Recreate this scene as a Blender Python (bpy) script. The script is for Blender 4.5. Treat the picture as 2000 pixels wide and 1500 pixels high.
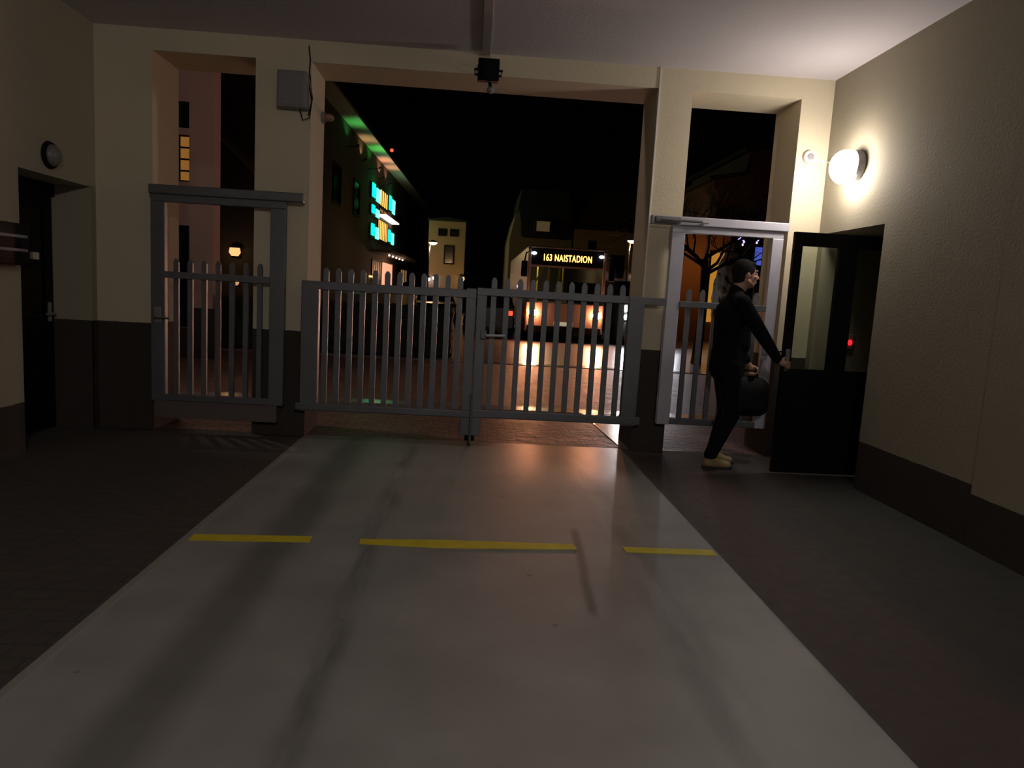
import bpy, bmesh, math, random
from mathutils import Vector, Matrix, noise
random.seed(7)
C = bpy.context.scene.collection
sc = bpy.context.scene
for o in list(bpy.data.objects): bpy.data.objects.remove(o)
PI = math.pi

# ------------------------------------------------------------------ camera
cam = bpy.data.cameras.new('camera'); co = bpy.data.objects.new('camera', cam); C.objects.link(co)
r = Vector((0.99701445, -0.05202287, 0.05705969)); u = Vector((-0.05006615, 0.1270326, 0.99063419)); w = Vector((0.05878408, 0.99053336, -0.12404875))
M = Matrix(((r.x, u.x, -w.x), (r.y, u.y, -w.y), (r.z, u.z, -w.z))).to_4x4()
M.translation = Vector((0, 0, 1.45))
co.matrix_world = M
cam.sensor_fit = 'HORIZONTAL'; cam.sensor_width = 36; cam.lens = 1389.16 / 2000 * 36
cam.clip_end = 400; cam.clip_start = 0.05
sc.camera = co

# ------------------------------------------------------------------ world and exposure
wd = bpy.data.worlds.new('night'); sc.world = wd; wd.use_nodes = True
bg = wd.node_tree.nodes['Background']; bg.inputs[0].default_value = (0.30, 0.32, 0.45, 1); bg.inputs[1].default_value = 0.0006
sc.view_settings.view_transform = 'Standard'; sc.view_settings.look = 'None'
sc.view_settings.exposure = 0.0; sc.view_settings.gamma = 1.0; sc.view_settings.use_curve_mapping = False

# light levels used by the lamps further down
GLOBE = 69.0            # wall globe by the gate
GLOBE_BACK = 300.0       # wall globe further back in the passage

# ------------------------------------------------------------------ materials
def mat(name, col, rough=0.7, metal=0.0, emit=None, es=0.0, var=0.0, vs=3.0, bump=0.0, bs=30.0, spec=None, alpha=None, trans=0.0, ior=None):
    m = bpy.data.materials.new(name); m.use_nodes = True
    nt = m.node_tree; b = nt.nodes['Principled BSDF']
    b.inputs['Base Color'].default_value = (*col, 1); b.inputs['Roughness'].default_value = rough; b.inputs['Metallic'].default_value = metal
    if spec is not None: b.inputs['Specular IOR Level'].default_value = spec
    if emit: b.inputs['Emission Color'].default_value = (*emit, 1); b.inputs['Emission Strength'].default_value = es
    if trans: b.inputs['Transmission Weight'].default_value = trans
    if ior: b.inputs['IOR'].default_value = ior
    if var or bump:
        tc = nt.nodes.new('ShaderNodeNewGeometry')
    if var:
        n = nt.nodes.new('ShaderNodeTexNoise'); n.inputs['Scale'].default_value = vs; n.inputs['Detail'].default_value = 5
        nt.links.new(tc.outputs['Position'], n.inputs['Vector'])
        mx = nt.nodes.new('ShaderNodeMix'); mx.data_type = 'RGBA'
        mx.inputs[6].default_value = (*[c * (1 - var) for c in col], 1); mx.inputs[7].default_value = (*[min(1, c * (1 + var)) for c in col], 1)
        nt.links.new(n.outputs['Fac'], mx.inputs[0]); nt.links.new(mx.outputs[2], b.inputs['Base Color'])
    if bump:
        n2 = nt.nodes.new('ShaderNodeTexNoise'); n2.inputs['Scale'].default_value = bs; n2.inputs['Detail'].default_value = 4
        nt.links.new(tc.outputs['Position'], n2.inputs['Vector'])
        bp = nt.nodes.new('ShaderNodeBump'); bp.inputs['Strength'].default_value = bump; bp.inputs['Distance'].default_value = 0.02
        nt.links.new(n2.outputs['Fac'], bp.inputs['Height']); nt.links.new(bp.outputs[0], b.inputs['Normal'])
    return m

class G:   # small shader-graph helper
    def __init__(s, m): s.nt = m.node_tree; s.b = s.nt.nodes['Principled BSDF']
    def n(s, t, **k):
        x = s.nt.nodes.new(t)
        for a, v in k.items(): setattr(x, a, v)
        return x
    def l(s, a, b): s.nt.links.new(a, b)
    def math(s, op, a, b=None, clamp=False):
        x = s.n('ShaderNodeMath', operation=op, use_clamp=clamp)
        for i, v in enumerate((a, b)):
            if v is None: continue
            if isinstance(v, (int, float)): x.inputs[i].default_value = v
            else: s.l(v, x.inputs[i])
        return x.outputs[0]
    def mix(s, f, a, b):
        x = s.n('ShaderNodeMix', data_type='RGBA')
        if isinstance(f, (int, float)): x.inputs[0].default_value = f
        else: s.l(f, x.inputs[0])
        for i, v in ((6, a), (7, b)):
            if isinstance(v, tuple): x.inputs[i].default_value = (*v, 1)
            else: s.l(v, x.inputs[i])
        return x.outputs[2]
    def noise(s, vec, scale, detail=4):
        x = s.n('ShaderNodeTexNoise'); x.inputs['Scale'].default_value = scale; x.inputs['Detail'].default_value = detail
        s.l(vec, x.inputs['Vector']); return x.outputs['Fac']
    def ramp(s, f, stops):
        x = s.n('ShaderNodeValToRGB'); e = x.color_ramp.elements
        while len(e) < len(stops): e.new(0.5)
        for el, (p, c) in zip(e, stops): el.position = p; el.color = (c, c, c, 1) if isinstance(c, (int, float)) else (*c, 1)
        s.l(f, x.inputs[0]); return x.outputs[0]
    def band(s, v, c, hw, soft):   # 1 inside |v-c|<hw, fading over soft
        d = s.math('ABSOLUTE', s.math('SUBTRACT', v, c))
        return s.math('SUBTRACT', 1.0, s.math('DIVIDE', s.math('SUBTRACT', d, hw), soft, clamp=True), clamp=True)

def wall_material(name, dado_top, step=None, shade_tone=1.0):
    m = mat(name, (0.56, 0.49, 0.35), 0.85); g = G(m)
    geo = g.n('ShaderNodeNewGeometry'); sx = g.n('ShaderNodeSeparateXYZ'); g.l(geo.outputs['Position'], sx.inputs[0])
    base = g.mix(g.noise(geo.outputs['Position'], 1.3, 6), tuple(c * shade_tone for c in (0.54, 0.475, 0.345)), tuple(c * shade_tone for c in (0.62, 0.55, 0.41)))
    dk = g.mix(g.noise(geo.outputs['Position'], 6, 5), (0.030, 0.023, 0.019), (0.045, 0.035, 0.029))
    zn = g.math('ADD', sx.outputs['Z'], g.math('MULTIPLY', g.math('SUBTRACT', g.noise(geo.outputs['Position'], 9, 2), 0.5), 0.012))
    if step:
        top = g.math('SUBTRACT', dado_top, g.math('MULTIPLY', g.math('LESS_THAN', sx.outputs['Y'], step[0]), dado_top - step[1]))
        f = g.math('LESS_THAN', zn, top)
    else: f = g.math('LESS_THAN', zn, dado_top)
    g.l(g.mix(f, base, dk), g.b.inputs['Base Color'])
    bp = g.n('ShaderNodeBump'); bp.inputs['Strength'].default_value = 0.25; bp.inputs['Distance'].default_value = 0.01
    g.l(g.noise(geo.outputs['Position'], 45, 5), bp.inputs['Height']); g.l(bp.outputs[0], g.b.inputs['Normal'])
    return m
M_WALLF = wall_material('cream render with brown dado', 1.0)
M_WALLS = wall_material('shaded cream with brown skirting', 0.405, None, 0.56)  # same cream as the front wall, darkened to stand in for shade
M_WALLR = wall_material('shaded cream with stepped brown skirting', 0.405, (4.31, 0.345), 0.54)  # right wall cream likewise has its dimness put into the colour
M_CEIL = mat('ceiling paint', (0.57, 0.53, 0.56), 0.9, var=0.08, vs=0.8, bump=0.15, bs=40)
M_GALV = mat('galvanised steel', (0.145, 0.15, 0.165), 0.5, 0.55, var=0.15, vs=6, bump=0.05)
M_GALV_L = mat('pale painted steel', (0.46, 0.45, 0.52), 0.45, 0.2, var=0.1, vs=6)
M_BLACK = mat('black powder coat', (0.003, 0.0025, 0.003), 0.6, 0.0, var=0.2, vs=8, spec=0.12)
M_RUBBER = mat('black rubber', (0.01, 0.01, 0.01), 0.8, var=0.2, vs=30)
M_GREYBOX = mat('grey plastic housing', (0.20, 0.19, 0.20), 0.6, var=0.1, vs=10)
M_WHITEPL = mat('white plastic', (0.70, 0.66, 0.62), 0.5, var=0.05, vs=10)
M_CHROME = mat('brushed metal', (0.6, 0.6, 0.6), 0.25, 1.0, var=0.05, vs=40)
M_YELLOW = mat('worn yellow paint', (0.62, 0.50, 0.02), 0.6, var=0.25, vs=14, bump=0.1)

def glass_mat(name, tint=(0.9, 0.95, 0.93), rough=0.02):
    m = bpy.data.materials.new(name); m.use_nodes = True; nt = m.node_tree; nt.nodes.remove(nt.nodes['Principled BSDF'])
    out = nt.nodes['Material Output']; tr = nt.nodes.new('ShaderNodeBsdfTransparent'); gl = nt.nodes.new('ShaderNodeBsdfGlossy'); gl.inputs['Roughness'].default_value = rough
    tr.inputs[0].default_value = (*tint, 1); mx = nt.nodes.new('ShaderNodeMixShader'); fr = nt.nodes.new('ShaderNodeFresnel'); fr.inputs[0].default_value = 1.45
    nt.links.new(fr.outputs[0], mx.inputs[0]); nt.links.new(tr.outputs[0], mx.inputs[1]); nt.links.new(gl.outputs[0], mx.inputs[2]); nt.links.new(mx.outputs[0], out.inputs[0])
    return m
M_GLASS = glass_mat('clear glass', (0.80, 0.84, 0.78))
M_SMOKE = glass_mat('dark glass', (0.25, 0.27, 0.27))
def glow(name, col, s): return mat(name, (0.02, 0.02, 0.02), 0.5, emit=col, es=s)

# ------------------------------------------------------------------ mesh helpers
class MB:
    def __init__(s): s.bm = bmesh.new()
    def box(s, x0, y0, z0, x1, y1, z1, bev=0.0, mtx=None):
        t = bmesh.new(); bmesh.ops.create_cube(t, size=1)
        for v in t.verts: v.co = Vector(((x0 + x1) / 2 + v.co.x * (x1 - x0), (y0 + y1) / 2 + v.co.y * (y1 - y0), (z0 + z1) / 2 + v.co.z * (z1 - z0)))
        if bev: bmesh.ops.bevel(t, geom=t.edges[:], offset=bev, segments=2, affect='EDGES', profile=0.5)
        return s._in(t, mtx)
    def _in(s, t, mtx=None):
        if mtx: t.transform(mtx)
        me = bpy.data.meshes.new('t'); t.to_mesh(me); t.free(); s.bm.from_mesh(me); bpy.data.meshes.remove(me); return s
    def prism(s, pts, a, b, axis='Y', mtx=None):   # polygon pts in the other two axes, extruded a..b
        t = bmesh.new()
        def P(p, h): return {'Y': (p[0], h, p[1]), 'X': (h, p[0], p[1]), 'Z': (p[0], p[1], h)}[axis]
        A = [t.verts.new(P(p, a)) for p in pts]; B = [t.verts.new(P(p, b)) for p in pts]
        t.faces.new(A); t.faces.new(B[::-1]); n = len(pts)
        for i in range(n): t.faces.new((A[i], B[i], B[(i + 1) % n], A[(i + 1) % n]))
        bmesh.ops.recalc_face_normals(t, faces=t.faces[:]); return s._in(t, mtx)
    def tube(s, pts, rad, seg=12):
        t = bmesh.new(); pts = [Vector(p) for p in pts]; rings = []
        rad = rad if isinstance(rad, (list, tuple)) else [rad] * len(pts)
        for i, p in enumerate(pts):
            d = (pts[min(i + 1, len(pts) - 1)] - pts[max(i - 1, 0)]).normalized()
            a = d.cross(Vector((0, 0, 1)));  a = a.normalized() if a.length > 1e-3 else Vector((1, 0, 0)); b = d.cross(a).normalized()
            rings.append([t.verts.new(p + (a * math.cos(2 * PI * k / seg) + b * math.sin(2 * PI * k / seg)) * rad[i]) for k in range(seg)])
        for A, B in zip(rings, rings[1:]):
            for k in range(seg): t.faces.new((A[k], A[(k + 1) % seg], B[(k + 1) % seg], B[k]))
        t.faces.new(rings[0]); t.faces.new(rings[-1][::-1])
        bmesh.ops.recalc_face_normals(t, faces=t.faces[:]); return s._in(t)
    def lathe(s, prof, c=(0, 0, 0), axis=(0, 0, 1), seg=24):   # prof: (radius, height)
        t = bmesh.new(); rings = []
        for rr, h in prof: rings.append([t.verts.new((max(rr, 1e-4) * math.cos(2 * PI * k / seg), max(rr, 1e-4) * math.sin(2 * PI * k / seg), h)) for k in range(seg)])
        for A, B in zip(rings, rings[1:]):
            for k in range(seg): t.faces.new((A[k], A[(k + 1) % seg], B[(k + 1) % seg], B[k]))
        t.faces.new(rings[0][::-1]); t.faces.new(rings[-1])
        bmesh.ops.recalc_face_normals(t, faces=t.faces[:])
        q = Vector((0, 0, 1)).rotation_difference(Vector(axis).normalized()).to_matrix().to_4x4()
        return s._in(t, Matrix.Translation(Vector(c)) @ q)
    def ball(s, c, rad, sc3=(1, 1, 1), sub=3, rot=None):
        t = bmesh.new(); bmesh.ops.create_icosphere(t, subdivisions=sub, radius=rad)
        m = Matrix.Translation(Vector(c)) @ (rot or Matrix.Identity(4)) @ Matrix.Diagonal((*sc3, 1)); return s._in(t, m)
    def cap(s, p0, r0, p1, r1, seg=14, flat=1.0, faxis=None):   # tapered limb with round ends
        p0 = Vector(p0); p1 = Vector(p1); d = p1 - p0; L = d.length; prof = []
        for i in range(7): a = -PI / 2 + PI / 2 * i / 6; prof.append((r0 * math.cos(a), r0 * math.sin(a)))
        for i in range(7): a = PI / 2 * i / 6; prof.append((r1 * math.cos(a), L + r1 * math.sin(a)))
        return s.lathe(prof, p0, d, seg)
    def build(s, name, m, parent=None, smooth=False, **tags):
        me = bpy.data.meshes.new(name); s.bm.to_mesh(me); s.bm.free()
        if smooth:
            for p in me.polygons: p.use_smooth = True
        me.materials.append(m); o = bpy.data.objects.new(name, me); C.objects.link(o)
        if parent: o.parent = parent
        return tag(o, **tags) if tags else o
def tag(o, label=None, cat=None, group=None, kind=None):
    if label: o['label'] = label
    if cat: o['category'] = cat
    if group: o['group'] = group
    if kind: o['kind'] = kind
    return o
def thing(name, label, cat, loc=(0, 0, 0), rz=0, group=None):
    o = bpy.data.objects.new(name, None); C.objects.link(o); o.location = loc; o.rotation_euler = (0, 0, rz); o.empty_display_size = 0.1
    return tag(o, label, cat, group)
def copy_tree(o, parent=None):
    c = o.copy(); C.objects.link(c)
    if parent: c.parent = parent
    for ch in list(o.children): copy_tree(ch, c)
    return c
def lamp(name, parent, loc, col, power, radius=0.1, kind='POINT', rot=None, size=None, blend=0.5):
    l = bpy.data.lights.new(name, kind); l.color = col; l.energy = power; l.shadow_soft_size = radius
    if kind == 'SPOT': l.spot_size = size; l.spot_blend = blend
    o = bpy.data.objects.new(name, l); C.objects.link(o); o.location = loc
    if rot: o.rotation_euler = rot
    if parent: o.parent = parent
    return o

# ------------------------------------------------------------------ structure: the passage
YW, T, ZC, ZO = 6.79, 0.57, 3.608, 3.421
YB = YW + T
XL, XR = -3.463, 3.268
YE = -9.0     # far end of the passage behind the viewer
NY0, NY1, NZ = 5.683, 6.70, 2.19     # side door niches
# concrete lane, paved verges: one floor material
def floor_material():
    m = mat('passage floor', (0.2, 0.2, 0.2), 0.4); g = G(m)
    geo = g.n('ShaderNodeNewGeometry'); P = geo.outputs['Position']; s = g.n('ShaderNodeSeparateXYZ'); g.l(P, s.inputs[0]); X, Y = s.outputs['X'], s.outputs['Y']
    n1 = g.noise(P, 2.2, 6); n2 = g.noise(P, 14, 5)
    conc = g.mix(g.ramp(n1, ((0.3, 0.0), (0.7, 1.0))), (0.225, 0.218, 0.208), (0.30, 0.292, 0.28))
    # tyre tracks and stains worn along the lane
    st = g.n('ShaderNodeMapping'); st.inputs['Scale'].default_value = (6, 0.9, 1); g.l(P, st.inputs[0])
    streak = g.ramp(g.noise(st.outputs[0], 1.5, 5), ((0.38, 0.0), (0.62, 1.0)))
    wob = g.math('MULTIPLY', g.math('SUBTRACT', g.noise(P, 1.6, 3), 0.5), 0.12)
    Xw = g.math('ADD', X, wob)
    t = g.math('MULTIPLY', g.band(Xw, -1.03, 0.06, 0.12), 0.50)
    t2 = g.math('MULTIPLY', g.band(Xw, -0.52, 0.015, 0.09), g.math('MULTIPLY', streak, 0.6))
    t3 = g.math('MULTIPLY', g.band(Xw, 0.98, 0.03, 0.14), g.math('MULTIPLY', streak, 0.35))
    yk = g.math('MULTIPLY', g.band(Y, 3.72, 0.55, 0.12), g.band(g.math('ADD', X, g.math('MULTIPLY', wob, 0.3)), g_line(g, Y), 0.008, 0.03))
    t4 = g.math('MULTIPLY', yk, 0.75)
    sp = g.n('ShaderNodeTexVoronoi'); sp.inputs['Scale'].default_value = 3.1; g.l(P, sp.inputs['Vector'])
    spots = g.math('MULTIPLY', g.math('LESS_THAN', sp.outputs['Distance'], g.math('MULTIPLY', n2, 0.09)), 0.45)
    dirt = g.math('MAXIMUM', g.math('MAXIMUM', t, t2), g.math('MAXIMUM', g.math('MAXIMUM', t3, t4), spots))
    conc = g.mix(dirt, conc, (0.045, 0.042, 0.038))
    # left verge: dark brown pavers
    br = g.n('ShaderNodeTexBrick'); br.inputs['Scale'].default_value = 1.0; br.inputs['Brick Width'].default_value = 0.2; br.inputs['Row Height'].default_value = 0.1; br.inputs['Mortar Size'].default_value = 0.006
    br.inputs['Color1'].default_value = (0.062, 0.052, 0.045, 1); br.inputs['Color2'].default_value = (0.054, 0.046, 0.040, 1); br.inputs['Mortar'].default_value = (0.036, 0.032, 0.029, 1)
    g.l(P, br.inputs['Vector'])
    # right verge: reddish strip beside the lane, then grey screed
    n3 = g.math('ADD', X, g.math('MULTIPLY', g.math('SUBTRACT', n1, 0.5), 0.5))
    br2 = g.n('ShaderNodeTexBrick'); br2.inputs['Scale'].default_value = 1.0; br2.inputs['Brick Width'].default_value = 0.2; br2.inputs['Row Height'].default_value = 0.1; br2.inputs['Mortar Size'].default_value = 0.006
    br2.inputs['Color1'].default_value = (0.066, 0.041, 0.034, 1); br2.inputs['Color2'].default_value = (0.058, 0.039, 0.033, 1); br2.inputs['Mortar'].default_value = (0.055, 0.042, 0.037, 1); g.l(P, br2.inputs['Vector'])
    grey = g.mix(n1, (0.026, 0.026, 0.022), (0.044, 0.043, 0.038))
    right = g.mix(g.math('DIVIDE', g.math('SUBTRACT', n3, 2.05), 0.25, clamp=True), br2.outputs[0], grey)
    col = g.mix(g.math('GREATER_THAN', X, 1.518), conc, right)
    col = g.mix(g.math('LESS_THAN', X, -1.528), col, br.outputs[0])
    # pale kerb edges of the lane
    edge = g.math('MAXIMUM', g.band(X, -1.54, 0.022, 0.004), 0.0)
    col = g.mix(g.math('MULTIPLY', edge, 0.75), col, (0.30, 0.29, 0.27))
    edge2 = g.band(X, 1.53, 0.008, 0.004); col = g.mix(edge2, col, (0.05, 0.05, 0.045))
    g.l(col, g.b.inputs['Base Color'])
    lane = g.band(X, 0.0, 1.5, 0.02)
    wetn = g.math('MULTIPLY', g.math('SINE', g.math('MULTIPLY', X, 1.9)), -0.18)
    wy = g.math('DIVIDE', g.math('SUBTRACT', g.math('ADD', Y, wetn), 5.0), 0.7, clamp=True)      # damp concrete just inside the gate
    wx = g.math('DIVIDE', g.math('ADD', g.math('ADD', X, wetn), 0.25), 0.9, clamp=True)
    wet = g.math('MULTIPLY', wx, wy)
    rlane = g.math('SUBTRACT', g.math('ADD', 0.44, g.math('MULTIPLY', n1, 0.12)), g.math('MULTIPLY', wet, 0.175)); rv = g.math('ADD', 0.62, g.math('MULTIPLY', n2, 0.25))
    mixr = g.n('ShaderNodeMix'); mixr.data_type = 'FLOAT'; g.l(lane, mixr.inputs[0]); g.l(rv, mixr.inputs[2]); g.l(rlane, mixr.inputs[3])
    g.l(mixr.outputs[0], g.b.inputs['Roughness'])
    bp = g.n('ShaderNodeBump'); bp.inputs['Strength'].default_value = 0.10; bp.inputs['Distance'].default_value = 0.01
    g.l(g.noise(P, 22, 5), bp.inputs['Height']); g.l(bp.outputs[0], g.b.inputs['Normal'])
    return m
def g_line(g, Y):   # the dark crack drifts from x 0.63 to 0.70 along the lane
    return g.math('ADD', 0.43, g.math('MULTIPLY', Y, 0.063))
M_FLOOR = floor_material()
YF = 6.86
MB().box(XL, YE, -0.15, XR, YF, 0.0).build('floor', M_FLOOR, kind='structure')
MB().box(XL - 0.6, YE - 0.3, ZC, XR + 0.8, YB, ZC + 0.25).build('ceiling', M_CEIL, kind='structure')
# gate wall with three openings
XV0, XV1, XR0, XR1, XO0, XO1 = -1.560, 1.601, 1.926, 2.963, -2.960, -2.055
b = MB()
b.box(XL - 0.6, YW, -0.15, XO0, YB, ZO); b.box(XO1, YW, -0.15, XV0, YB, ZO); b.box(XV1, YW, -0.15, XR0, YB, ZO); b.box(XR1, YW, -0.15, XR + 0.8, YB, ZO)
b.box(XL - 0.6, YW, ZO, XR + 0.8, YB, ZC)
b.box(XL - 0.6, YB, ZC - 0.02, XR + 0.8, YB + 0.02, ZC + 3.2)
b.build('wall_front', M_WALLF, kind='structure')
def side_wall(name, x, sgn, m, dp=0.44):
    b = MB(); a, c = (x, x + dp + 0.16) if sgn > 0 else (x - dp - 0.16, x)
    b.box(a, YE, -0.15, c, NY0, ZC); b.box(a, NY0, NZ, c, NY1, ZC); b.box(a, NY1, -0.15, c, YW, ZC)
    # back of the niche, around the door
    d0, d1 = (x + dp, x + dp + 0.16) if sgn > 0 else (x - dp - 0.16, x - dp)
    b.box(d0, NY0, -0.15, d1, NY1, NZ)
    return b.build(name, m, kind='structure')
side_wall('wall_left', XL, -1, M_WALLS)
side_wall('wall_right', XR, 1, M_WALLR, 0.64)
MB().box(XL - 0.44, NY0, -0.15, XL, NY1, 0.0).build('floor_niche_left', M_FLOOR, kind='structure')
MB().box(XR, NY0, -0.15, XR + 0.84, NY1, 0.0).build('floor_niche_right', M_FLOOR, kind='structure')
MB().box(XR - 0.006, YE, 0.0, XR, 4.31, ZC).build('wall_right_pilaster', M_WALLR, kind='structure')
MB().box(XL - 0.6, YE - 0.3, -0.15, XR + 0.8, YE, ZC).build('wall_back', M_WALLF, kind='structure')
# left return by the niche carries the high dado
MB().box(XL - 0.42, NY1 - 0.008, 0.0, XL + 0.006, NY1, 1.0).build('trim_1', mat('brown dado paint', (0.037, 0.029, 0.024), 0.8, var=0.15, vs=6), kind='structure')
MB().box(XL, NY1 - 0.008, 0.0, XL + 0.006, YW, 1.0).build('trim_2', bpy.data.materials['brown dado paint'], kind='structure')

# ------------------------------------------------------------------ ground outside
def paver_material():
    m = mat('wet brick paving', (0.15, 0.1, 0.08), 0.4); g = G(m)
    geo = g.n('ShaderNodeNewGeometry'); P = geo.outputs['Position']
    br = g.n('ShaderNodeTexBrick'); br.inputs['Scale'].default_value = 1.0; br.inputs['Brick Width'].default_value = 0.2; br.inputs['Row Height'].default_value = 0.1; br.inputs['Mortar Size'].default_value = 0.008
    br.inputs['Color1'].default_value = (0.22, 0.125, 0.10, 1); br.inputs['Color2'].default_value = (0.15, 0.09, 0.078, 1); br.inputs['Mortar'].default_value = (0.05, 0.042, 0.04, 1); br.inputs['Bias'].default_value = 0.0
    g.l(P, br.inputs['Vector']); g.l(br.outputs[0], g.b.inputs['Base Color'])
    n = g.noise(P, 3, 5); g.l(g.math('ADD', 0.36, g.math('MULTIPLY', n, 0.32)), g.b.inputs['Roughness'])
    bp = g.n('ShaderNodeBump'); bp.inputs['Strength'].default_value = 0.55; bp.inputs['Distance'].default_value = 0.012
    g.l(g.math('ADD', g.math('MULTIPLY', br.outputs['Fac'], -1.0), g.noise(P, 9, 3)), bp.inputs['Height']); g.l(bp.outputs[0], g.b.inputs['Normal'])
    return m
M_PAV = paver_material()
M_WETASPH = mat('wet asphalt', (0.045, 0.043, 0.042), 0.33, var=0.3, vs=2, bump=0.12, bs=25, spec=0.7)
M_STONE = mat('wet smooth stone', (0.24, 0.21, 0.20), 0.22, var=0.2, vs=5, bump=0.05)
MB().box(-40, YF, -0.15, 40, 8.92, 0.0).box(-40, 9.22, -0.15, 40, 14.85, 0.0).build('pavement', M_PAV, kind='structure')
MB().box(-40, 8.92, -0.15, 40, 9.22, 0.004).build('kerb_strip_near', M_STONE, kind='structure')
MB().box(-40, 14.85, -0.15, 40, 15.2, 0.012).build('kerb_strip_far', M_STONE, kind='structure')
MB().box(-60, 15.2, -0.15, 60, 140, 0.0).build('street', M_WETASPH, kind='structure')
MB().prism([(1.43, 8.9), (1.53, 6.87), (1.78, 6.87), (1.90, 8.9)], 0.0, 0.004, 'Z').build('stone_strip', M_STONE, kind='structure')

# yellow marking across the lane
def yl(pts, label):
    MB().prism(pts, 0.0, 0.003, 'Z').build('yellow_line', M_YELLOW, label=label, cat='floor marking', group='yellow dashes across the concrete lane')
yl([(-1.515, 3.89), (-0.86, 3.925), (-0.865, 4.02), (-1.52, 3.985)], 'worn yellow line on concrete lane, dash reaching the left kerb edge')
yl([(-0.58, 3.93), (-0.15, 3.91), (0.2, 3.93), (0.67, 3.965), (0.66, 4.05), (-0.1, 4.04), (-0.59, 4.005)], 'longest worn yellow dash in the middle of the concrete lane')
yl([(0.955, 3.95), (1.5, 3.95), (1.5, 4.04), (0.95, 4.035)], 'short worn yellow dash at the right edge of the concrete lane')

# ------------------------------------------------------------------ steel gates
YG0, YG1 = 6.655, 6.72
def bars(parent, x0, x1, step, z0, z1, w=0.05, top=1.60):
    n = int(round((x1 - x0) / step)); s = (x1 - x0) / n
    for i in range(n):
        x = x0 + s * (i + 0.5)
        t = MB().prism([(x - w / 2, z0), (x + w / 2, z0), (x + w / 2, top - 0.03), (x + w * 0.2, top), (x - w * 0.2, top), (x - w / 2, top - 0.03)], YG0 + 0.015, YG0 + 0.045)
        t.build('bar', M_GALV, parent)
vg = thing('vehicle_gate', 'wide grey steel double gate of vertical bars between the two pillars', 'gate', (0, 6.69, 0))
def loc(o):   # parent keeps world coordinates of its mesh parts
    for ch in o.children: ch.location = ch.location - Vector(o.location)
MB().box(-1.577, YG0 - 0.02, 0.27, -1.42, YG1, 1.46, 0.006).build('gate_post', M_GALV, vg)
MB().box(1.449, YG0 - 0.02, 0.27, 1.597, YG1, 1.50, 0.006).build('gate_post', M_GALV, vg)
for x0, x1 in ((-0.075, 0.018), (0.025, 0.118)):
    MB().box(x0, YG0 - 0.01, 0.10, x1, YG1, 1.49, 0.005).build('meeting_stile', M_GALV, vg)
MB().box(-1.577, YG0 - 0.012, 1.40, 0.018, YG0 + 0.014, 1.475, 0.004).build('top_rail', M_GALV, vg)
MB().box(0.025, YG0 - 0.012, 1.43, 1.80, YG0 + 0.014, 1.50, 0.004).build('top_rail', M_GALV, vg)
MB().box(-1.62, YG0 - 0.022, 0.275, 0.018, YG0 + 0.014, 0.345, 0.01).build('bottom_rail', M_GALV, vg)
MB().box(0.025, YG0 - 0.022, 0.28, 1.64, YG0 + 0.014, 0.36, 0.01).build('bottom_rail', M_GALV, vg)
bars(vg, -1.42, -0.08, 0.116, 0.33, 1.6); bars(vg, 0.12, 1.45, 0.116, 0.34, 1.6)
bl = MB().box(0.075, YG0 - 0.05, 1.03, 0.13, YG0 - 0.01, 1.11, 0.006).build('lock_case', M_GALV, vg)
MB().tube([(0.11, YG0 - 0.045, 1.065), (0.13, YG0 - 0.07, 1.065), (0.30, YG0 - 0.07, 1.07)], 0.013).build('lever', M_GALV_L, bl)
MB().tube([(0.02, YG0 - 0.03, 0.5), (0.02, YG0 - 0.03, 0.03)], 0.012).build('drop_bolt', M_GALV, vg)
cw = MB().box(-0.03, YG0 - 0.03, 0.06, 0.065, YG1, 0.11, 0.004).build('caster_fork', M_BLACK, vg)
MB().lathe([(0.02, -0.02), (0.05, -0.018), (0.05, 0.018), (0.02, 0.02)], (0.015, YG0 + 0.02, 0.052), (1, 0, 0)).build('wheel', M_RUBBER, cw)
loc(vg)

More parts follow.
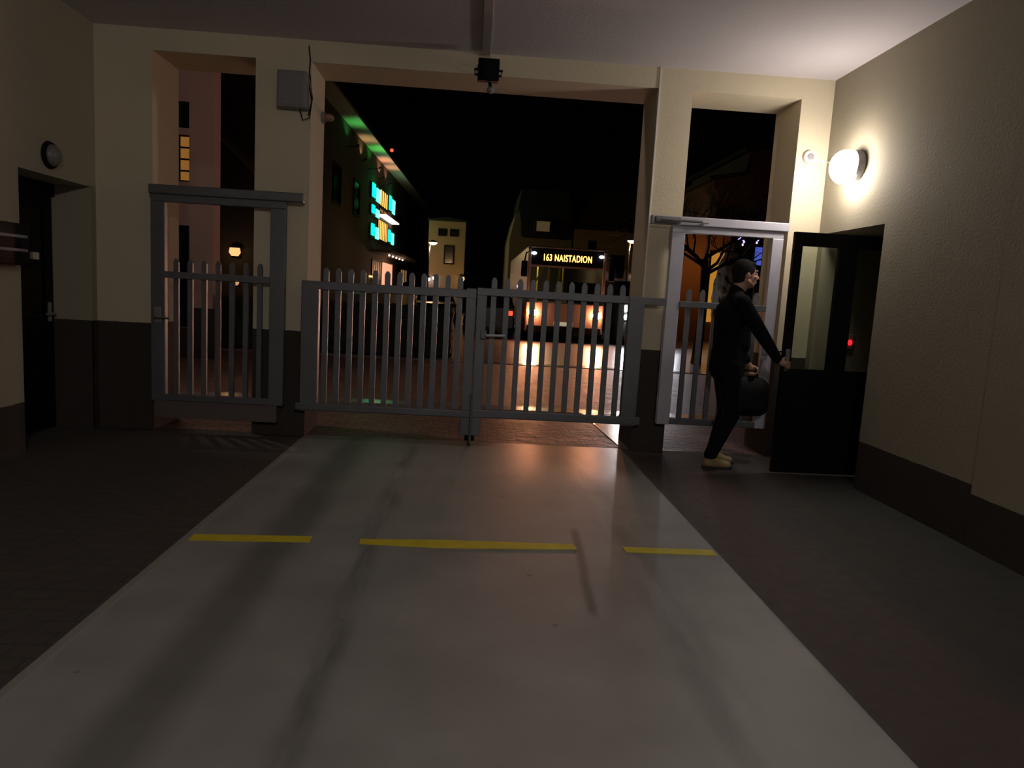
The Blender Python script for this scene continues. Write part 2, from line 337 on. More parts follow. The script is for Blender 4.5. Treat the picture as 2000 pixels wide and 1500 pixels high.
def wicket(name, label, px, hx, lx0, lx1, zt, m_frame, arm, kick=None, handle=None):
    t = thing(name, label, 'gate', (px[0], 6.69, 0))
    MB().box(px[0], YG0, 0.30, px[1], YG1, zt, 0.005).build('frame_post', m_frame, t)
    MB().box(px[2], YG0, 0.30, px[3], YG1, zt, 0.005).build('frame_post', m_frame, t)
    MB().box(px[0], YG0 + 0.002, zt, px[3], YG1, zt + 0.075, 0.005).build('frame_head', m_frame, t)
    MB().box(hx[0], YG0 - 0.03, zt + 0.065, hx[1], YG1 - 0.01, zt + 0.145, 0.008).build('header_beam', m_frame, t)
    MB().box(lx0, YG0 - 0.012, 1.425, lx1, YG0 + 0.014, 1.485, 0.004).build('top_rail', M_GALV, t)
    MB().box(lx0, YG0 - 0.012, 0.305, lx1, YG0 + 0.014, 0.365, 0.004).build('bottom_rail', M_GALV, t)
    bars(t, lx0 + 0.03, lx1 - 0.03, 0.125, 0.33, 1.6, w=0.045)
    if kick: MB().box(lx0 - 0.1, YG0 + 0.002, kick[0], lx1 + 0.08, YG1 - 0.02, kick[1], 0.003).build('kick_plate', mat('dull brown steel', (0.13, 0.105, 0.10), 0.6, 0.2, var=0.2, vs=5), t)
    if arm:
        a = MB().box(arm[0], YG0 - 0.085, zt + 0.075, arm[0] + 0.24, YG0 - 0.03, zt + 0.13, 0.008).build('door_closer', M_GREYBOX, t)
        MB().tube([(arm[0] + 0.05, YG0 - 0.10, zt + 0.10), (arm[1] - 0.08, YG0 - 0.12, zt + 0.095), (arm[1], YG0 - 0.05, zt + 0.10)], 0.013, 8).build('closer_arm', M_GREYBOX, a)
    if handle:
        h = MB().box(handle - 0.03, YG0 - 0.02, 1.02, handle + 0.03, YG0 + 0.01, 1.16, 0.006).build('lock_plate', M_GREYBOX, t)
        MB().tube([(handle, YG0 - 0.02, 1.07), (handle, YG0 - 0.07, 1.07), (handle + 0.13, YG0 - 0.07, 1.065)], 0.011).build('lever', M_CHROME, h)
    loc2(t); return t
def loc2(o):
    for ch in o.children: ch.location = ch.location - Vector(o.location)
wicket('pedestrian_gate', 'narrow grey steel gate with bars and header beam in the left opening', (-2.925, -2.80, -1.87, -1.735), (-2.93, -1.575), -2.80, -1.87, 2.10, M_GALV, None, (0.14, 0.36), -2.86)
wicket('pedestrian_gate', 'pale steel pedestrian gate with overhead door closer, behind the walking man', (1.805, 1.93, 2.765, 2.87), (1.60, 2.90), 1.93, 2.765, 2.115, M_GALV_L, (1.62, 2.12), None, 2.80)

# ------------------------------------------------------------------ passage fittings
def globe(y, z, power, label, x=3.14, wallx=XR):
    t = thing('wall_lamp', label, 'lamp', (wallx, y, z))
    bs = MB().lathe([(0.10, 0), (0.125, 0.008), (0.128, 0.075), (0.12, 0.08), (0.09, 0.082)], (0, 0, 0.0), (-1, 0, 0)).build('base', M_GREYBOX, t, smooth=False)
    g = MB().ball((x - wallx, 0, -0.02), 0.132, (0.95, 0.95, 1.10)).build('globe', glow('frosted globe %g' % power, (1.0, 0.90, 0.80), power), t, smooth=True)
    return t
globe(6.19, 2.73, GLOBE, 'lit white globe wall lamp above the open black door')
cl = thing('ceiling_lamp', 'lit white globe ceiling lamp further back in the passage', 'lamp', (0.6, -2.2, ZC))
MB().lathe([(0.07, 0), (0.07, -0.05), (0.05, -0.08)]).build('base', M_GREYBOX, cl)
MB().ball((0, 0, -0.19), 0.13).build('globe', glow('frosted ceiling globe', (1.0, 0.93, 0.87), GLOBE_BACK), cl, smooth=True)
jb = thing('junction_box', 'small round white junction box on the strip of wall beside the globe lamp', 'junction box', (3.085, YW, 2.897))
MB().lathe([(0.06, 0), (0.062, 0.01), (0.058, 0.035), (0.045, 0.042)], (0, 0, 0), (0, -1, 0)).build('housing', M_WHITEPL, jb)
MB().lathe([(0.03, 0), (0.03, 0.012), (0.02, 0.016)], (0, -0.04, 0), (0, -1, 0)).build('cover', M_GREYBOX, jb)
MB().tube([(3.14, YW - 0.012, 2.875), (XR - 0.012, YW - 0.012, 2.865), (XR - 0.012, 6.5, 2.80), (XR - 0.012, 6.28, 2.76)], 0.008, 8).build('cable', M_WHITEPL, label='thin white cable from round junction box to globe lamp', cat='cable')
# ceiling trunking and floodlight
MB().box(-0.04, 1.5, ZC - 0.03, 0.035, YW - 0.05, ZC, 0.004).build('cable_trunking', mat('grey trunking', (0.36, 0.33, 0.31), 0.6, var=0.1, vs=8), label='straight grey cable trunking running along the ceiling to the floodlight', cat='cable trunking')
fl = thing('floodlight', 'small black switched-off floodlight with motion sensor above the gate', 'floodlight', (0.02, YW, 3.42))
MB().box(-0.09, -0.20, -0.10, 0.10, -0.11, 0.09, 0.008).build('housing', M_BLACK, fl)
MB().box(-0.07, -0.206, -0.085, 0.08, -0.199, 0.075).build('reflector', M_CHROME, fl)
MB().box(-0.075, -0.215, -0.09, 0.085, -0.208, 0.08).build('glass', M_SMOKE, fl)
MB().tube([(-0.09, -0.155, 0), (-0.115, -0.155, 0), (-0.115, 0, 0.0), (0.125, 0, 0.0), (0.125, -0.155, 0), (0.10, -0.155, 0)], 0.01, 8).build('bracket', M_BLACK, fl)
sn = MB().tube([(0.02, -0.13, -0.10), (0.03, -0.13, -0.14)], 0.015).build('sensor_neck', M_BLACK, fl)
MB().ball((0.03, -0.14, -0.165), 0.035, (1, 1, 0.9)).build('sensor', M_GREYBOX, sn, smooth=True)
# trunking down the corner of the right pillar
MB().box(XV1 + 0.001, YW - 0.012, 1.0, XV1 + 0.016, YW, ZC - 0.005, 0.002).build('corner_trunking', M_WHITEPL, label='thin pale cable trunking down the edge of the pillar right of vehicle gate', cat='cable trunking')
# box on the left pillar
eb = thing('equipment_box', 'square grey equipment box high on the left pillar with looping cables', 'equipment box', (-1.70, YW, 3.15))
MB().box(-0.135, -0.13, -0.16, 0.125, 0, 0.155, 0.012).build('housing', M_GREYBOX, eb)
MB().box(-0.115, -0.136, -0.14, 0.105, -0.128, 0.135, 0.004).build('cover', M_GREYBOX, eb)
MB().tube([(0.115, -0.02, 0.40), (0.13, -0.02, 0.28), (0.12, -0.02, 0.1), (0.15, -0.02, -0.08), (0.135, -0.03, -0.22), (0.08, -0.05, -0.25), (0.05, -0.05, -0.15)], 0.006, 6).build('cable', M_BLACK, eb)
MB().tube([(0.13, -0.02, 0.15), (0.155, -0.02, -0.05), (0.12, -0.02, -0.2)], 0.006, 6).build('cable', M_RUBBER, eb)
dl = thing('camera_dome', 'small brown dome fixture on the outer corner of the left pillar', 'dome', (XV0, 7.25, 3.05))
MB().lathe([(0.05, 0), (0.055, 0.01), (0.05, 0.03)], (0, 0, 0), (1, 0, 0)).build('base', M_GREYBOX, dl)
MB().ball((0.06, 0, 0), 0.045, (1.3, 1, 0.85)).build('dome', mat('brown plastic', (0.25, 0.13, 0.09), 0.5, var=0.1), dl, smooth=True)
# left wall: bulkhead and letter box
bk = thing('bulkhead_lamp', 'small oval grey unlit bulkhead lamp above the left glazed door', 'lamp', (XL, 6.08, 2.35))
MB().lathe([(0.105, 0), (0.11, 0.01), (0.10, 0.03)], (0, 0, 0), (1, 0, 0)).build('base', M_BLACK, bk)
MB().ball((0.03, 0, 0), 0.085, (0.7, 1.0, 1.0)).build('cover', mat('grey frosted glass', (0.16, 0.15, 0.15), 0.4, var=0.1), bk, smooth=True)
lb = thing('letter_box', 'wide black letter box with two slots on the left wall before the door', 'letter box', (XL, 5.3, 1.46))
MB().box(0, -0.32, 0.0, 0.10, 0.33, 0.305, 0.008).build('housing', M_BLACK, lb)
for z in (0.10, 0.20):
    MB().box(0.095, -0.28, z, 0.115, 0.29, z + 0.022, 0.003).build('slot_flap', M_GREYBOX, lb)

# left door in its niche
def glazed_leaf(parent, length, z_rail, mat_panel, mids=(), t=0.045, H=2.12, stile=0.07, toprail=0.11):
    # leaf built along local +x from 0 to length, thickness in y
    f = MB(); f.box(0, 0, 0.02, stile, t, H); f.box(length - stile, 0, 0.02, length, t, H); f.box(stile, 0, H - toprail, length - stile, t, H)
    f.box(stile, 0, z_rail, length - stile, t, z_rail + 0.09)
    for a, c in mids: f.box(a, 0, z_rail + 0.09, c, t, H - toprail)
    f.build('leaf_frame', M_BLACK, parent)
    MB().box(stile, 0.008, 0.02, length - stile, t - 0.008, z_rail).build('lower_panel', mat_panel, parent)
    xs = [stile] + [v for p in mids for v in p] + [length - stile]
    for a, c in zip(xs[::2], xs[1::2]):
        MB().box(a, t / 2 - 0.003, z_rail + 0.09, c, t / 2 + 0.003, H - toprail).build('glass_pane', M_GLASS, parent)
d1 = bpy.data.objects.new('door_1', None); C.objects.link(d1); d1['kind'] = 'structure'
d1.location = (XL - 0.33, NY0 + 0.02, 0); d1.rotation_euler = (0, 0, PI / 2)
L1 = NY1 - NY0 - 0.04
glazed_leaf(d1, L1, 0.92, M_BLACK, H=2.08, stile=0.10, toprail=0.12)
MB().box(-0.02, -0.02, 2.08, L1 + 0.02, 0.08, NZ).build('door_frame', M_BLACK, d1)
MB().box(L1 * 0.70, -0.004, 1.52, L1 * 0.70 + 0.09, 0.018, 1.58).build('reflection_patch', M_WHITEPL, d1)  # white patch standing in for a reflection in the door glass
h = MB().box(L1 - 0.09, -0.012, 0.98, L1 - 0.05, 0, 1.15).build('handle_plate', M_GREYBOX, d1)
MB().tube([(L1 - 0.07, -0.01, 1.05), (L1 - 0.07, -0.05, 1.05), (L1 - 0.19, -0.05, 1.05)], 0.01).build('lever', M_GREYBOX, h)
# right door: leaf standing open across the niche, towards the lane
d2 = bpy.data.objects.new('door_2', None); C.objects.link(d2); d2['kind'] = 'structure'
d2.location = (2.712, 6.055, 0)
glazed_leaf(d2, 0.95, 0.86, M_BLACK, mids=((0.40, 0.565),), H=2.125, stile=0.072, toprail=0.115)
h = MB().box(0.015, -0.01, 0.93, 0.055, 0.0, 1.12, 0.003).build('handle_plate', M_GREYBOX, d2)
MB().tube([(0.035, -0.005, 0.965), (0.02, -0.045, 0.965), (0.018, -0.045, 0.965), (0.012, -0.045, 1.09)], 0.010).build('pull_handle', M_GREYBOX, h)
d3 = bpy.data.objects.new('door_3', None); C.objects.link(d3); d3['kind'] = 'structure'; d3.location = (XR + 0.59, NY0, 0)
MB().box(0, 0.0, 0, 0.05, 0.06, NZ).box(0, NY1 - NY0 - 0.06, 0, 0.05, NY1 - NY0, NZ).box(0, 0.06, NZ - 0.08, 0.05, NY1 - NY0 - 0.06, NZ).box(0.0, 0.33, 0, 0.05, 0.39, NZ - 0.08).build('door_frame', M_BLACK, d3)
MB().box(0.02, 0.06, 0.0, 0.03, 0.33, NZ - 0.08).box(0.02, 0.39, 0.0, 0.03, NY1 - NY0 - 0.06, NZ - 0.08).build('glass_pane', M_SMOKE, d3)
cr = thing('card_reader', 'small card reader with red indicator light beside the open black door', 'card reader', (3.63, NY1, 1.18))
MB().box(-0.035, -0.025, -0.06, 0.035, 0.0, 0.08, 0.006).build('housing', mat('warm grey plastic', (0.35, 0.30, 0.24), 0.6, var=0.1), cr)
MB().ball((0.0, -0.03, 0.0), 0.022, (1.0, 0.5, 1.25)).build('indicator', glow('red led', (1.0, 0.01, 0.02), 3.5), cr, smooth=True)

# ------------------------------------------------------------------ the walking man
def remesh(o, v, it=6, f=0.5):
    m = o.modifiers.new('union', 'REMESH'); m.mode = 'VOXEL'; m.voxel_size = v; m.use_smooth_shade = True
    s = o.modifiers.new('smooth', 'SMOOTH'); s.factor = f; s.iterations = it
def V(*a): return Vector(a)
SKIN = mat('skin', (0.42, 0.24, 0.17), 0.55, var=0.06, vs=20)
JACK = mat('black wool jacket', (0.004, 0.004, 0.005), 0.9, spec=0.15, var=0.2, vs=30, bump=0.2, bs=120)
TROU = mat('dark blue trousers', (0.004, 0.0045, 0.007), 0.9, spec=0.15, var=0.2, vs=30)
SHOE = mat('tan shoe', (0.30, 0.22, 0.10), 0.6, var=0.15, vs=20)
SOLE = mat('dark sole', (0.02, 0.02, 0.02), 0.8, var=0.1)
HAIR = mat('dark hair', (0.012, 0.009, 0.008), 0.9, spec=0.15, var=0.3, vs=60, bump=0.3, bs=200)
hipR, hipL = V(2.29, 6.17, 0.93), V(2.30, 6.35, 0.93)
kneeR, kneeL = V(2.34, 6.16, 0.50), V(2.37, 6.37, 0.50)
ankR, ankL = V(2.19, 6.17, 0.10), V(2.28, 6.38, 0.10)
pel, waist, chest, neck = V(2.285, 6.26, 0.97), V(2.29, 6.26, 1.13), V(2.30, 6.26, 1.37), V(2.335, 6.26, 1.58)
shR, shL = V(2.31, 6.065, 1.49), V(2.33, 6.455, 1.49)
elR, elL = V(2.50, 6.02, 1.22), V(2.40, 6.50, 1.20)
wrR, wrL = V(2.66, 6.02, 1.015), V(2.56, 6.47, 0.96)
head = V(2.385, 6.26, 1.745)
b = MB()
b.ball(head + V(-0.012, 0, 0.018), 0.098, (1.02, 0.80, 1.08))              # skull
b.ball(head + V(0.028, 0, -0.035), 0.078, (0.92, 0.78, 1.12))              # face
b.ball(head + V(0.060, 0, -0.093), 0.030, (1.0, 1.05, 0.8), 2)             # chin
b.cap(head + V(0.094, 0, 0.012), 0.010, head + V(0.117, 0, -0.028), 0.014) # nose
b.ball(head + V(0.100, 0, -0.034), 0.012, (0.9, 1.7, 0.8), 2)
b.cap(head + V(0.090, -0.034, 0.034), 0.011, head + V(0.090, 0.034, 0.034), 0.011)  # brow
b.cap(head + V(0.095, -0.018, -0.062), 0.008, head + V(0.095, 0.018, -0.062), 0.008)  # lips
b.cap(head + V(0.092, -0.016, -0.074), 0.008, head + V(0.092, 0.016, -0.074), 0.008)
for s in (-1, 1):
    b.ball(head + V(-0.005, s * 0.080, -0.008), 0.030, (0.62, 0.32, 1.05), 2)        # ears
    b.ball(head + V(0.078, s * 0.042, -0.022), 0.020, (0.8, 0.9, 0.8), 2)            # cheek bones
    b.cap(head + V(-0.01, s * 0.055, -0.05), 0.026, head + V(0.055, s * 0.032, -0.085), 0.020)  # jaw
b.cap(head + V(-0.02, 0, -0.06), 0.062, neck + V(-0.02, 0, -0.02), 0.066)
b.cap(chest, 0.115, waist, 0.105); b.cap(waist, 0.105, pel, 0.115)
for sh, el, wr, hp, kn, an in ((shR, elR, wrR, hipR, kneeR, ankR), (shL, elL, wrL, hipL, kneeL, ankL)):
    b.cap(chest + V(0, 0, 0.08), 0.07, sh, 0.052); b.cap(sh, 0.050, el, 0.040); b.cap(el, 0.040, wr, 0.026)
    b.cap(hp, 0.082, kn, 0.055); b.cap(kn, 0.055, an, 0.038); b.cap(an, 0.036, an + V(0.13, 0, -0.055), 0.026)
def hand(b, wr, palm, fdir, side, bend, thumb):
    # wr wrist, palm centre, fdir finger direction, side = across the palm, bend = direction the fingers curl to
    fdir = fdir.normalized(); side = side.normalized(); bend = bend.normalized()
    b.cap(wr, 0.024, palm, 0.027)
    for k in (-1.2, -0.4, 0.4, 1.2): b.cap(palm - fdir * 0.02, 0.018, palm + fdir * 0.028 + side * k * 0.017, 0.0125)
    for k, ln in ((-1.5, 0.031), (-0.5, 0.035), (0.5, 0.033), (1.5, 0.026)):
        p0 = palm + fdir * 0.040 + side * k * 0.0185
        p1 = p0 + (fdir * 0.75 + bend * 0.65).normalized() * ln
        p2 = p1 + (fdir * -0.05 + bend).normalized() * ln * 0.8
        p3 = p2 + (fdir * -0.8 + bend * 0.5).normalized() * ln * 0.62
        b.cap(p0, 0.0095, p1, 0.0088, 8); b.cap(p1, 0.0088, p2, 0.0080, 8); b.cap(p2, 0.0080, p3, 0.0072, 8)
    t0 = palm + side * thumb * 0.026 - fdir * 0.012; t1 = t0 + (side * thumb * 0.7 + fdir * 0.5 + bend * 0.5).normalized() * 0.036
    t2 = t1 + (fdir * 0.6 + bend * 0.9 - side * thumb * 0.3).normalized() * 0.028
    b.cap(t0, 0.013, t1, 0.0105, 8); b.cap(t1, 0.0105, t2, 0.009, 8)
hand(b, wrR, V(2.692, 5.985, 0.995), V(1.0, 0.0, -0.2), V(0, 0, 1), V(0.15, 1, 0), 1)
hand(b, wrL, V(2.60, 6.465, 0.905), V(0.25, 0, -1), V(1, 0, 0.15), V(0, -1, 0), 1)
man = b.build('person', SKIN, label='person in black jacket walking right and holding the open black door', cat='person')
remesh(man, 0.0065, 3)
# eyes, hair, clothes
for s in (-1, 1):
    e = MB().ball(head + V(0.083, s * 0.031, 0.012), 0.0125, sub=2).build('eye', mat('eye', (0.5, 0.48, 0.45), 0.2, var=0.02), man, smooth=True)
    MB().ball(head + V(0.092, s * 0.032, 0.012), 0.0058, sub=2).build('iris', mat('iris', (0.05, 0.03, 0.02), 0.2, var=0.02), e, smooth=True)
b = MB(); b.ball(head + V(-0.022, 0, 0.036), 0.104, (1.02, 0.84, 1.0)); b.ball(head + V(-0.045, 0, -0.01), 0.085, (0.85, 0.92, 1.1)); b.ball(head + V(0.04, 0, 0.095), 0.045, (1.1, 1.3, 0.5))
hr = b.build('hair', HAIR, man); remesh(hr, 0.009, 3)
b = MB()
b.cap(neck + V(-0.02, 0, -0.045), 0.082, neck + V(-0.012, 0, 0.015), 0.074)      # collar
b.cap(chest + V(-0.005, 0.04, 0.02), 0.140, waist + V(0, 0.03, 0), 0.130); b.cap(chest + V(-0.005, -0.04, 0.02), 0.140, waist + V(0, -0.03, 0), 0.130)
b.cap(chest + V(0.03, 0, -0.02), 0.145, waist + V(0.045, 0, 0), 0.150); b.cap(waist + V(0.03, 0, 0), 0.150, pel + V(0.02, 0, -0.08), 0.145)
b.cap(waist + V(0, 0.03, 0), 0.130, pel + V(0, 0.05, -0.06), 0.136); b.cap(waist + V(0, -0.03, 0), 0.130, pel + V(0, -0.05, -0.06), 0.136)
b.cap(shR, 0.08, shL, 0.08); b.cap(neck + V(-0.02, 0, -0.06), 0.085, shR, 0.070); b.cap(neck + V(-0.02, 0, -0.06), 0.085, shL, 0.070)
for sh, el, wr in ((shR, elR, wrR), (shL, elL, wrL)):
    b.cap(sh, 0.076, el, 0.060); b.cap(el, 0.060, wr + (el - wr) * 0.06, 0.043)
jk = b.build('jacket', JACK, man); remesh(jk, 0.012, 5)
b = MB()
for hp, kn, an in ((hipR, kneeR, ankR), (hipL, kneeL, ankL)):
    b.cap(pel + V(0, 0, -0.04), 0.115, hp, 0.108); b.cap(hp, 0.108, kn, 0.076); b.cap(kn, 0.076, an + V(0, 0, 0.03), 0.060)
tr = b.build('trousers', TROU, man); remesh(tr, 0.011, 5)
for an, rz in ((ankR, 0.0), (ankL, 0.0)):
    b = MB(); b.cap(an + V(-0.02, 0, -0.045), 0.043, an + V(0.16, 0, -0.060), 0.036); b.cap(an + V(0, 0, -0.01), 0.047, an + V(0.09, 0, -0.045), 0.040)
    sh_ = b.build('shoe', SHOE, man); remesh(sh_, 0.009, 3)
    MB().prism([(an.x - 0.065, an.y - 0.032), (an.x - 0.03, an.y - 0.044), (an.x + 0.06, an.y - 0.038), (an.x + 0.15, an.y - 0.044), (an.x + 0.20, an.y - 0.02), (an.x + 0.20, an.y + 0.02), (an.x + 0.15, an.y + 0.044), (an.x + 0.06, an.y + 0.038), (an.x - 0.03, an.y + 0.044), (an.x - 0.065, an.y + 0.032)], 0.001, 0.026, 'Z').build('sole', SOLE, sh_)
# bag in his left hand
bag = thing('bag', 'large black bag hanging from the left hand of the walking man', 'bag', (2.57, 6.47, 0.45))
b = MB(); b.ball((0, 0, 0.19), 0.2, (1, 1, 1), 4)
for v in b.bm.verts:
    k = (v.co.z + 0.01) / 0.4; sx_ = 1 if v.co.x > 0 else -1
    v.co.x = sx_ * 0.24 * (abs(v.co.x) / 0.2) ** 0.45 * (1.0 - 0.12 * k); v.co.y *= 0.52 * (1.15 - 0.75 * k * k); v.co.z = 0.19 + (1 if v.co.z > 0.19 else -1) * 0.19 * (abs(v.co.z - 0.19) / 0.2) ** 0.55
    v.co += Vector((0.012, 0.008, 0.006)) * noise.noise(v.co * 9)
o = b.build('bag_body', mat('black bag fabric', (0.003, 0.003, 0.004), 0.7, spec=0.2, var=0.2, bump=0.3, bs=30), bag, smooth=True)
sm = o.modifiers.new('sub', 'SUBSURF'); sm.levels = 2; sm.render_levels = 2
for y in (-0.022, 0.022):
    MB().tube([(-0.09, y, 0.33), (-0.07, y, 0.40), (-0.01, y * 0.6, 0.43), (0.05, y * 0.6, 0.43), (0.09, y, 0.40), (0.10, y, 0.33)], 0.009, 8).build('handle', M_BLACK, bag)

# ------------------------------------------------------------------ pink building beyond the left gate
M_PINK = mat('dull pink render', (0.34, 0.245, 0.235), 0.9, var=0.12, vs=1.2, bump=0.2, bs=20)
M_DARKR = mat('dark render', (0.022, 0.02, 0.02), 0.9, var=0.2, vs=1)
M_ROOF = mat('dark roof tiles', (0.02, 0.018, 0.018), 0.9, var=0.3, vs=3)
M_DKWIN = mat('unlit window glass', (0.006, 0.007, 0.01), 0.15, var=0.1)
pk = thing('pink_building', 'pink rendered building with narrow slit windows behind the left gate', 'building', (-5.0, 13.0, 0))
b = MB(); cx = [(-9, -0.26), (-0.05, 0.36)]
zs = [(0.0, 0.54), (2.33, 3.08), (3.87, 3.98), (4.42, 9.0)]
for a, c in cx: b.box(a, 0, 0, c, 0.35, 9.0)
for z0, z1 in zs: b.box(-0.26, 0, z0, -0.05, 0.35, z1)
b.prism([(-9, 0.35), (0.36, 0.35), (-2.6, 7.0), (-9, 7.0)], 0, 9.0, 'Z')
b.build('wall', M_PINK, pk)
MB().box(-9, -0.03, 0, 0.39, 0.0, 0.54).box(-9, -0.03, 0.54, -0.27, 0, 0.9).box(-0.04, -0.03, 0.54, 0.39, 0, 0.9).build('plinth', M_DARKR, pk)
def slit(z0, z1, lit):
    f = MB().box(-0.26, 0.10, z0, -0.24, 0.14, z1).box(-0.07, 0.10, z0, -0.05, 0.14, z1).build('window', M_BLACK, pk)
    MB().box(-0.24, 0.115, z0, -0.07, 0.125, z1).build('pane', glow('lit amber pane', (1.0, 0.42, 0.08), 0.22) if lit else M_DKWIN, f)
    if lit:
        n = 4
        for i in range(n + 1):
            z = z0 + (z1 - z0) * i / n - 0.02 * (i > 0)
            MB().box(-0.24, 0.08, z, -0.07, 0.10, z + 0.03).build('glazing_bar', M_BLACK, f)
slit(0.54, 2.33, False); slit(3.08, 3.87, True); slit(3.98, 4.42, False)
# dark house further back with two lanterns
dh = thing('dark_house', 'unlit dark house seen between the pink building and left pillar', 'building', (-10, 21.3, 0))
MB().prism([(-3, 0), (4.6, 0), (4.6, 3.4), (1.5, 6.2), (-3, 6.2)], 0, 2.2, 'Y').build('wall', M_DARKR, dh)
MB().prism([(1.2, 6.25), (4.9, 3.0), (5.0, 3.15), (1.4, 6.5), (-3.2, 6.5), (-3.2, 6.25)], -0.3, 2.3, 'Y').build('roof', M_ROOF, dh)
wn = MB().box(1.2, -0.02, 1.2, 2.0, 0.01, 2.4).build('window', M_BLACK, dh); MB().box(1.25, -0.03, 1.25, 1.95, -0.02, 2.35).build('pane', M_DKWIN, wn)
SOD = (1.0, 0.52, 0.20)
def lantern(name, label, locv, s, power, col=SOD, es=6.0, group=None):
    t = thing(name, label, 'lamp', locv, 0, group)
    MB().box(-0.3 * s, -0.02, -0.45 * s, 0.3 * s, 0.0, 0.6 * s).build('back_plate', M_BLACK, t)
    MB().lathe([(0.25 * s, -0.35 * s), (0.42 * s, -0.1 * s), (0.36 * s, 0.25 * s), (0.1 * s, 0.42 * s)], (0, -0.45 * s, 0)).build('shade', glow('lantern glow %s %g' % (name, es), col, es), t, smooth=True)
    MB().lathe([(0.45 * s, 0.25 * s), (0.1 * s, 0.52 * s)], (0, -0.45 * s, 0)).build('cap', M_BLACK, t)
    if power: lamp('bulb', t, (0, -1.6 * s - 0.1, 0), col, power, 0.1 * s)
    return t
lantern('wall_lantern', 'upper amber lantern on the dark house behind the left gate', (-6.92, 21.28, 2.24), 0.38, 5, es=1.2)
lantern('wall_lantern', 'lower dim amber lantern on the dark house behind the left gate', (-6.92, 21.28, 1.36), 0.26, 1, es=0.6)

# ------------------------------------------------------------------ long street building, green lights
ang = -math.atan(0.0291)
lbld = thing('office_building', 'long dark street building with broad eaves and green lit panels', 'building', (-6.52, 29.3, 0), ang)
M_FAC = mat('brown facade render', (0.055, 0.043, 0.038), 0.85, var=0.2, vs=0.7)
M_SOF = mat('pale soffit boards', (0.36, 0.32, 0.28), 0.6, var=0.08, vs=2)
TZ = 1.15     # terrace level
b = MB(); b.box(-9, -5, 0, 0, 44, 9.0); b.build('wall', M_FAC, lbld)
MB().box(-9.5, -5.5, 9.0, 0.8, 44.6, 9.12).build('eave', M_SOF, lbld)
MB().prism([(-9.5, 9.12), (0.8, 9.12), (-4, 10.6)], -5.5, 44.6, 'Y').build('roof', M_ROOF, lbld)
def win(parent, y0, y1, z0, z1, m, x=0.0, bars=0, fm=None):
    f = MB().box(x, y0, z0, x + 0.06, y0 + 0.1, z1).box(x, y1 - 0.1, z0, x + 0.06, y1, z1).box(x, y0 + .1, z0, x + 0.06, y1 - .1, z0 + 0.1).box(x, y0 + .1, z1 - 0.1, x + 0.06, y1 - .1, z1).build('window', fm or M_BLACK, parent)
    MB().box(x, y0 + 0.1, z0 + 0.1, x + 0.03, y1 - 0.1, z1 - 0.1).build('pane', m, f)
    for i in range(bars):
        yy = y0 + (y1 - y0) * (i + 1) / (bars + 1); MB().box(x + 0.03, yy - 0.03, z0 + 0.1, x + 0.06, yy + 0.03, z1 - 0.1).build('glazing_bar', M_BLACK, f)
    return f
ORA = glow('orange lit window', (1.0, 0.38, 0.07), 2.2); ORB = glow('dim orange lit window', (1.0, 0.33, 0.10), 0.30)
win(lbld, 15.4, 18.6, 6.35, 7.5, ORA, bars=3); win(lbld, 15.4, 18.6, 5.95, 6.35, ORB, bars=1)
win(lbld, 15.0, 18.9, 4.3, 5.65, ORA, bars=5)
for y in (-1.5, 3.0, 7.5, 24, 28.5, 33, 37.5):
    win(lbld, y, y + 1.6, 5.0, 6.8, M_DKWIN); 
    if y > 20: win(lbld, y, y + 1.6, 1.9, 3.6, M_DKWIN)
MB().box(0, 15.2, 5.78, 0.5, 20.9, 5.86).build('canopy_light', glow('white strip light', (1.0, 0.82, 0.62), 3.0), lbld)
MB().box(0, 12.5, 3.45, 1.3, 26, 3.62).build('porch_roof', M_FAC, lbld)
MB().box(0.0, 17.4, TZ, 0.05, 21.6, 3.05).build('entrance_door', glow('pink lit doorway', (1.0, 0.44, 0.27), 1.0), lbld, label='pink lit doorway')
win(lbld, 13.4, 16.8, 1.8, 3.1, glow('dim shop window', (1.0, 0.5, 0.2), 0.10), bars=4)
win(lbld, 26, 30, 1.8, 3.0, glow('dim amber window', (1.0, 0.5, 0.14), 0.25), bars=2)
for i in range(5):
    MB().ball((1.0, 13.6 + i * 1.5, 3.35), 0.055, (1, 2.2, 1), 2).build('downlight', glow('warm downlight', (1.0, 0.75, 0.5), 6.0), lbld, smooth=True)
MB().box(0.02, 12.6, 2.0, 0.1, 15.0, 2.1).build('strip_lamp', glow('amber strip', (1.0, 0.6, 0.2), 1.8), lbld)
lamp('porch_light', lbld, (1.4, 18.5, 2.6), (1.0, 0.5, 0.28), 90, 0.3)
for x, y, col, p in ((0.55, 5.6, (0.12, 1.0, 0.18), 4.0), (0.62, 11.6, (0.12, 1.0, 0.12), 6.0), (0.25, 9.2, (1.0, 0.62, 0.25), 4.0), (0.3, 15.0, (1.0, 0.40, 0.22), 9.0), (0.35, 17.5, (1.0, 0.45, 0.25), 6.0)):
    t = MB().box(x - 0.06, y - 0.1, 7.95, x + 0.06, y + 0.1, 8.03).build('soffit_uplight', M_BLACK, lbld); MB().tube([(0, y, 7.9), (x, y, 7.95)], 0.02, 6).build('arm', M_BLACK, t)
    lamp('uplight_beam', lbld, (x, y, 8.1), col, p * 9.0, 0.05, 'SPOT', (PI, 0, 0), math.radians(125), 0.6)
